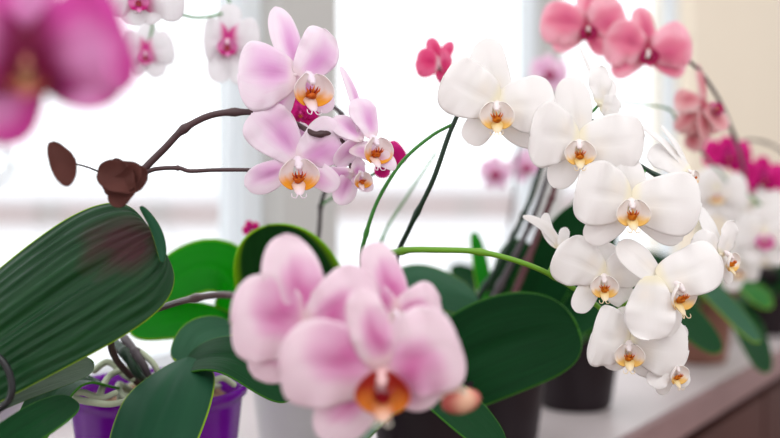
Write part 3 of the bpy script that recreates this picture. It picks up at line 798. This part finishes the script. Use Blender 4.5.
# black support hoop at the left edge
hp = MB(); tube(hp, smooth_path([at(-16, 352, .75), at(-2, 357, .75), at(8, 370, .75), at(12, 386, .75), at(9, 400, .75), at(-4, 412, .752), at(-22, 430, .76), P3 + Vector((0.036, -0.036, .118))], 8), .0026, .0026, 10)
ho = hp.build('plant_hoop', BLACK, None, at(-2, 357, .655)); ho['label'] = 'black curved plastic plant support beside the big leaf at the left edge'; ho['category'] = 'plant support'

# ================================================================== near orchid, upper left corner
P4 = Vector((-.33, .42, .9))
nk = thing('potted_orchid', P4, 'very blurred magenta pink orchid closest to the viewer in the upper left corner', 'orchid')
pot(nk, P4, 0.055, 0.12, DARKPOT, seed=11, coarse=True)
t1 = flower(nk, (28, 62, .45), [
    ('S', 22, -40, .002, 70, {}), ('S', 122, 90, -.002, 40, dict(b=(36, 72, 0), bend=.08)), ('S', -8, 142, .002, 64, dict(e=.8)),
    ('P', 126, 30, -.004, 112, dict(e=.62)), ('P', -72, 40, -.002, 108, {})], 'orchid', 'near', (.2, -.1), 24, lipoff=(0, 2))
spike(nk, [crown_base(P4, .12), Vector((-.33, .43, 1.2)), Vector((-.28, .46, 1.36)), Vector((-.20, .48, 1.36)), at(20, 20, .475)], .0028, .0020, STEM_DARK, [t1], STEM_DARK)
spike(nk, [Vector((-.33, .43, 1.15)), at(-20, 190, .50), at(2, 150, .47), at(10, 130, .465), at(20, 90, .462)], .0012, .0010, STEM_DARK, name='side_stem', nodes=())
leaf(nk, (-400, 520, .47), (-260, 380, .50), 120, LEAF, (.4, .8))

# ================================================================== white orchid with magenta eyes by the window, left
P5 = SN * .885 + SD * .62; P5.z = .9
uk = thing('potted_orchid', P5, 'white orchid with magenta-eyed flowers against the left window pane', 'orchid')
pot(uk, P5, 0.05, 0.11, WHITEPOT, seed=12, coarse=True)
u1 = flower(uk, (140, -4, .93), [
    ('S', 142, -52, .0, 34, {}), ('S', 128, 24, .0, 30, dict(e=.9)), ('S', 160, 20, .0, 30, {}), ('P', 184, -6, -.002, 52, {}), ('P', 106, -12, -.002, 52, {})], 'eyed', 'eyed', (0, -.2), 10)
u2 = flower(uk, (146, 52, 1.10), [
    ('S', 148, 22, .0, 22, {}), ('S', 132, 74, .0, 20, {}), ('S', 162, 76, .0, 22, {}), ('P', 174, 46, -.002, 34, {}), ('P', 118, 46, -.002, 36, {})], 'eyed', 'eyed', (0, -.2), 8)
u3 = flower(uk, (228, 40, 1.04), [
    ('S', 230, 4, .0, 26, {}), ('S', 216, 82, .0, 28, {}), ('S', 244, 84, .0, 28, {}), ('P', 260, 42, -.002, 44, {}), ('P', 203, 40, -.002, 46, {})], 'eyed', 'eyed', (0, -.2), 10)
c5 = crown_base(P5, .11)
spike(uk, [c5, c5 + Vector((-.01, 0, .16)), at(20, 90, 1.12), at(30, 0, 1.12), at(80, -50, 1.09), at(150, -30, 1.08), at(215, -20, 1.06), at(235, 20, 1.055)], .0018, .0012, STEM_MID, [u1, u2, u3], STEM_MID)
leaf(uk, (8, 365, 1.09), (70, 330, 1.0), 40, LEAF, (0, .6)); leaf(uk, (8, 365, 1.09), (-60, 330, 1.05), 40, LEAF, (0, .6))

# ================================================================== magenta orchid behind, centre left, with bright leaves
P6 = on_sill(300, 1.13)
mk = thing('potted_orchid', P6, 'magenta orchid half hidden behind the lilac flowers, with broad leaves glowing green', 'orchid')
pot(mk, P6, 0.055, 0.115, WHITEPOT, seed=14, coarse=True)
m1 = flower(mk, (300, 112, .94), [('S', 292, 88, 0, 18, {}), ('S', 318, 128, 0, 20, {}), ('S', 284, 128, 0, 18, {}), ('P', 278, 108, 0, 24, {}), ('P', 316, 104, 0, 26, {})], 'magenta', 'magenta', (.2, 0), 6)
m2 = flower(mk, (384, 162, .93), [('S', 381, 178, 0, 16, {}), ('P', 403, 148, 0, 27, dict(e=.7)), ('P', 370, 150, 0, 18, {}), ('S', 392, 142, 0, 14, {})], 'magenta', 'magenta', (.2, 0), 5)
m3 = flower(mk, (251, 228, 1.08), [('S', 247, 221, 0, 8, {}), ('P', 259, 225, 0, 9, {}), ('P', 243, 232, 0, 9, {})], 'magenta', None, name='opening_bud')
m4 = flower(mk, (305, 239, 1.08), [('S', 306, 231, 0, 7, {}), ('P', 312, 241, 0, 8, {}), ('P', 300, 241, 0, 7, {})], 'hotpink', None, name='opening_bud')
c6 = crown_base(P6, .115)
spike(mk, [c6, (318, 240, 1.10), (322, 200, 1.05), (340, 160, .99), (345, 120, .96), (320, 100, .95), (300, 108, .945)], .0026, .0015, STEM_GREY, [m1], STEM_GREY)
spike(mk, [(321, 205, 1.056), (345, 190, 1.0), (372, 175, .95), (384, 165, .935)], .0014, .0012, STEM_MID, [m2], STEM_MID, name='side_stem', nodes=())
spike(mk, [c6, (300, 300, 1.11), (262, 260, 1.09), (251, 231, 1.085)], .0012, .001, STEM_MID, [m3], STEM_MID, name='side_stem', nodes=())
spike(mk, [c6, (308, 300, 1.11), (306, 260, 1.10), (305, 242, 1.085)], .0012, .001, STEM_MID, [m4], STEM_MID, name='side_stem', nodes=())
leaf(mk, (300, 372, 1.10), (268, 226, .98), 104, LEAF_RIM, (.05, .35), e=.75, k=.2, bend=.05, cup=.2, label='rounded dark leaf with a bright green rim')
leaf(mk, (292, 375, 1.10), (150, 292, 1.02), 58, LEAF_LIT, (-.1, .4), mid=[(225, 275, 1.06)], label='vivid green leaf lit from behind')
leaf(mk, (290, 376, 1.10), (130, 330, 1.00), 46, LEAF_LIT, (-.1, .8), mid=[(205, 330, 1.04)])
leaf(mk, (310, 376, 1.10), (400, 350, 1.06), 50, LEAF, (-.1, .8), mid=[(350, 345, 1.08)])

# ================================================================== coral orchid, upper right
P7 = on_sill(700, 1.72)
ck = thing('potted_orchid', P7, 'coral pink orchid with two open flowers at the top right, beyond the white sprays', 'orchid')
pot(ck, P7, 0.06, 0.12, TERRA, seed=15, coarse=True)
k1 = flower(ck, (588, 28, 1.10), [
    ('S', 592, -22, .0, 26, {}), ('S', 553, 48, .0, 20, dict(b=(584, 32, 0))), ('S', 606, 54, .0, 20, {}), ('P', 541, 20, -.002, 46, {}), ('P', 622, 6, -.002, 42, {})], 'coral', 'coral', (-.1, -.1), 9, tend=False)
k2 = flower(ck, (648, 51, 1.10), [
    ('S', 639, 7, .0, 23, {}), ('S', 612, 74, .0, 21, dict(b=(644, 56, 0))), ('S', 684, 73, .0, 21, dict(b=(652, 56, 0))), ('P', 605, 38, -.002, 46, {}), ('P', 691, 42, -.002, 46, {})], 'coral', 'coral', (-.1, -.1), 10, tend=False)
k3 = flower(ck, (704, 104, 1.13), [
    ('S', 698, 64, .0, 14, {}), ('S', 706, 140, .0, 24, {}), ('S', 676, 130, .0, 20, {}), ('P', 674, 100, .0, 26, {}), ('P', 728, 128, .0, 26, {})], 'salmon', 'magenta', (.8, .1), 8, tend=False, lipoff=(8, 0))
k4 = flower(ck, (700, 132, 1.16), [('S', 690, 150, 0, 20, {}), ('P', 676, 118, 0, 22, {}), ('P', 724, 118, 0, 20, {}), ('S', 702, 104, 0, 16, {})], 'salmon', None)
c7 = crown_base(P7, .12)
spike(ck, [c7, (735, 230, 1.6), (745, 180, 1.4), (728, 120, 1.25), (708, 82, 1.16), (690, 62, 1.125), (665, 42, 1.118), (640, 30, 1.118), (612, 20, 1.118), (590, 26, 1.115)], .0026, .0014, STEM_DARK, [k1, k2, k3], STEM_DARK)
spike(ck, [(735, 190, 1.42), (700, 150, 1.2), (678, 122, 1.16), (668, 109, 1.15), (640, 104, 1.15), (612, 100, 1.15), (590, 90, 1.16)], .0014, .0010, STEM_MID, [k4], STEM_MID, name='side_stem', nodes=(.5,))
leaf(ck, (700, 300, 1.70), (640, 262, 1.6), 40, LEAF, (0, .6)); leaf(ck, (704, 300, 1.70), (765, 372, 1.4), 30, LEAF, (0, .9), mid=[(735, 320, 1.55)])
leaf(ck, (690, 310, 1.68), (757, 342, 1.25), 28, LEAF_GREY, (.2, 1), mid=[(680, 282, 1.45)])

# ================================================================== magenta and white orchids far right
P8 = on_sill(768, 2.0)
rk = thing('potted_orchid', P8, 'deep magenta orchid with two blurred blooms before the beige wall at the right', 'orchid')
pot(rk, P8, 0.06, 0.12, DARKPOT, seed=16, coarse=True)
r1 = flower(rk, (728, 155, 1.42), [('S', 726, 136, 0, 16, {}), ('S', 716, 171, 0, 14, {}), ('S', 740, 171, 0, 14, {}), ('P', 703, 152, 0, 28, {}), ('P', 752, 154, 0, 28, {})], 'magenta', 'magenta', (0, 0), 6, tend=False)
r2 = flower(rk, (763, 177, 1.42), [('S', 762, 156, 0, 16, {}), ('S', 750, 194, 0, 16, {}), ('S', 774, 196, 0, 14, {}), ('P', 740, 174, 0, 28, {}), ('P', 786, 178, 0, 30, {})], 'magenta', 'magenta', (0, 0), 6, tend=False)
c8 = crown_base(P8, .12)
spike(rk, [c8, (790, 230, 1.8), (800, 180, 1.6), (780, 150, 1.48), (750, 140, 1.45), (728, 150, 1.44)], .0024, .0014, STEM_DARK, [r1, r2], STEM_DARK)
leaf(rk, (770, 285, 1.97), (720, 300, 1.8), 34, LEAF, (0, .8)); leaf(rk, (770, 285, 1.97), (810, 262, 1.9), 34, LEAF, (0, .8))

P9 = on_sill(745, 1.86)
P9 = Vector((.575, 1.93, .9))
vk = thing('potted_orchid', P9, 'white orchid with blurred yellow and magenta throats at the right edge below the magenta blooms', 'orchid')
pot(vk, P9, 0.055, 0.12, WHITEPOT, seed=18, coarse=True)
v1 = flower(vk, (716, 192, 1.36), [('S', 712, 166, 0, 24, {}), ('S', 702, 216, 0, 24, {}), ('S', 734, 218, 0, 22, {}), ('P', 690, 186, 0, 32, {}), ('P', 748, 190, 0, 34, {})], 'white', 'white', (-.2, 0), 8, tend=False)
v2 = flower(vk, (764, 236, 1.38), [('S', 762, 206, 0, 24, {}), ('S', 748, 262, 0, 24, {}), ('S', 782, 264, 0, 22, {}), ('P', 734, 228, 0, 36, {}), ('P', 798, 230, 0, 36, {})], 'white', 'eyed', (-.2, 0), 9, tend=False)
v3 = flower(vk, (752, 208, 1.42), [('S', 756, 184, 0, 24, {}), ('S', 730, 232, 0, 22, {}), ('P', 726, 202, 0, 32, {}), ('P', 786, 204, 0, 34, {})], 'white', 'white', (-.2, 0), 8, tend=False)
v4 = flower(vk, (738, 268, 1.42), [('S', 740, 246, 0, 22, {}), ('S', 728, 290, 0, 20, {}), ('P', 716, 264, 0, 28, {}), ('P', 760, 268, 0, 28, {})], 'white', 'white', (-.2, 0), 7, tend=False)
c9 = crown_base(P9, .12)
spike(vk, [c9, (700, 240, 1.7), (705, 190, 1.5), (720, 175, 1.40), (750, 195, 1.41), (770, 225, 1.41), (745, 262, 1.43)], .0022, .0014, STEM_MID, [v1, v2, v3, v4], STEM_MID)
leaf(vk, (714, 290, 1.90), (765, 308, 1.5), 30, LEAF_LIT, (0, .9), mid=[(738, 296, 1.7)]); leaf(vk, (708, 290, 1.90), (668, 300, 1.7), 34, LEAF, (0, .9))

# ================================================================== dark-stemmed orchid behind the white one
P10 = on_sill(500, 1.22)
dk = thing('potted_orchid', P10, 'orchid of thick dark leaning stems behind the bright green stem, in a dark pot', 'orchid')
pot(dk, P10, 0.058, 0.12, DARKPOT, seed=19, roots=2)
c10 = crown_base(P10, .12)
for i, (pp, m_, r) in enumerate([([(470, 318, 1.16), (500, 262, 1.14), (528, 205, 1.13), (543, 160, 1.12)], STEM_DGREEN, .0042),
                                 ([(486, 318, 1.17), (512, 262, 1.15), (534, 215, 1.14), (552, 165, 1.13)], STEM_GREY, .0044),
                                 ([(505, 320, 1.16), (527, 262, 1.14), (545, 215, 1.13), (556, 180, 1.12), (560, 120, 1.14)], STEM_RED, .0046),
                                 ([(478, 315, 1.24), (498, 270, 1.25), (522, 220, 1.25), (536, 175, 1.25)], STEM_GREY, .0032)]):
    spike(dk, [c10 + Vector((.008 * (i - 1.5), 0, 0))] + pp, r, r * .55, m_, nodes=(.4, .7))
dk1 = flower(dk, (439, 64, 1.0), [
    ('S', 430, 38, .0, 14, {}), ('S', 452, 42, .0, 12, {}), ('S', 444, 84, .0, 12, {}), ('P', 416, 62, .0, 30, dict(n=(-.4, 0))), ('P', 452, 62, .0, 24, dict(n=(.6, 0)))], 'hotpink', None, label='small hot pink flower seen from the side')
spike(dk, [(543, 160, 1.12), (530, 120, 1.08), (490, 100, 1.04), (455, 95, 1.01), (442, 82, 1.004)], .0016, .0012, STEM_DARK, [dk1], STEM_DARK, name='side_stem', nodes=())
leaf(dk, (510, 350, 1.20), (590, 205, 1.14), 52, LEAF, (-.1, .3), mid=[(545, 280, 1.17)]); leaf(dk, (500, 352, 1.20), (520, 240, 1.2), 46, LEAF, (.1, .3))
leaf(dk, (500, 355, 1.20), (430, 300, 1.22), 44, LEAF_GREY, (.1, .8)); leaf(dk, (505, 352, 1.20), (620, 300, 1.15), 46, LEAF, (0, .8))
leaf(dk, (494, 350, 1.20), (474, 232, 1.26), 16, LEAF_LIT, (.1, .3))

P11 = on_sill(577, 1.40)
ek = thing('potted_orchid', P11, 'flowerless orchid with dark leaves in a dark brown pot below the white flowers', 'orchid')
pot(ek, P11, 0.062, 0.125, DARKPOT, seed=21, roots=2)
leaf(ek, (575, 330, 1.38), (660, 300, 1.3), 48, LEAF, (0, .8), mid=[(610, 310, 1.35)]); leaf(ek, (570, 330, 1.38), (594, 196, 1.36), 58, LEAF, (.1, .3))
leaf(ek, (580, 332, 1.38), (718, 352, 1.2), 40, LEAF, (.1, .9), mid=[(650, 306, 1.3)]); leaf(ek, (565, 334, 1.38), (530, 262, 1.42), 48, LEAF_GREY, (0, .5))
leaf(ek, (575, 334, 1.37), (560, 350, 1.18), 50, LEAF, (0, 1.1), mid=[(568, 318, 1.28)])

# ================================================================== pale pink orchid at the window, far centre
P12 = on_sill(505, 1.62)
zk = thing('potted_orchid', P12, 'faint pale pink orchid at the window behind the dark leaning stems', 'orchid')
pot(zk, P12, 0.055, 0.12, WHITEPOT, seed=22, coarse=True)
z1 = flower(zk, (495, 172, 1.5), [('S', 495, 156, 0, 12, {}), ('S', 488, 188, 0, 12, {}), ('S', 504, 188, 0, 12, {}), ('P', 480, 168, 0, 20, {}), ('P', 512, 170, 0, 20, {})], 'palepink', 'magenta', (0, 0), 5, tend=False)
z2 = flower(zk, (549, 72, 1.5), [('S', 548, 54, 0, 14, {}), ('S', 540, 88, 0, 14, {}), ('S', 560, 90, 0, 14, {}), ('P', 530, 68, 0, 24, {}), ('P', 568, 70, 0, 24, {})], 'palepink', 'magenta', (0, 0), 5, tend=False)
z3 = flower(zk, (526, 166, 1.55), [('S', 526, 148, 0, 12, {}), ('S', 520, 182, 0, 12, {}), ('P', 510, 162, 0, 20, {}), ('P', 542, 164, 0, 20, {})], 'palepink', 'magenta', (0, 0), 5, tend=False)
c12 = crown_base(P12, .12)
spike(zk, [c12, (508, 240, 1.58), (514, 190, 1.56), (520, 130, 1.54), (535, 90, 1.52), (548, 72, 1.51)], .0022, .0013, STEM_GREY, [z1, z2, z3], STEM_GREY)
leaf(zk, (505, 300, 1.6), (450, 270, 1.55), 30, LEAF, (0, .8)); leaf(zk, (505, 300, 1.6), (555, 268, 1.6), 30, LEAF, (0, .8))
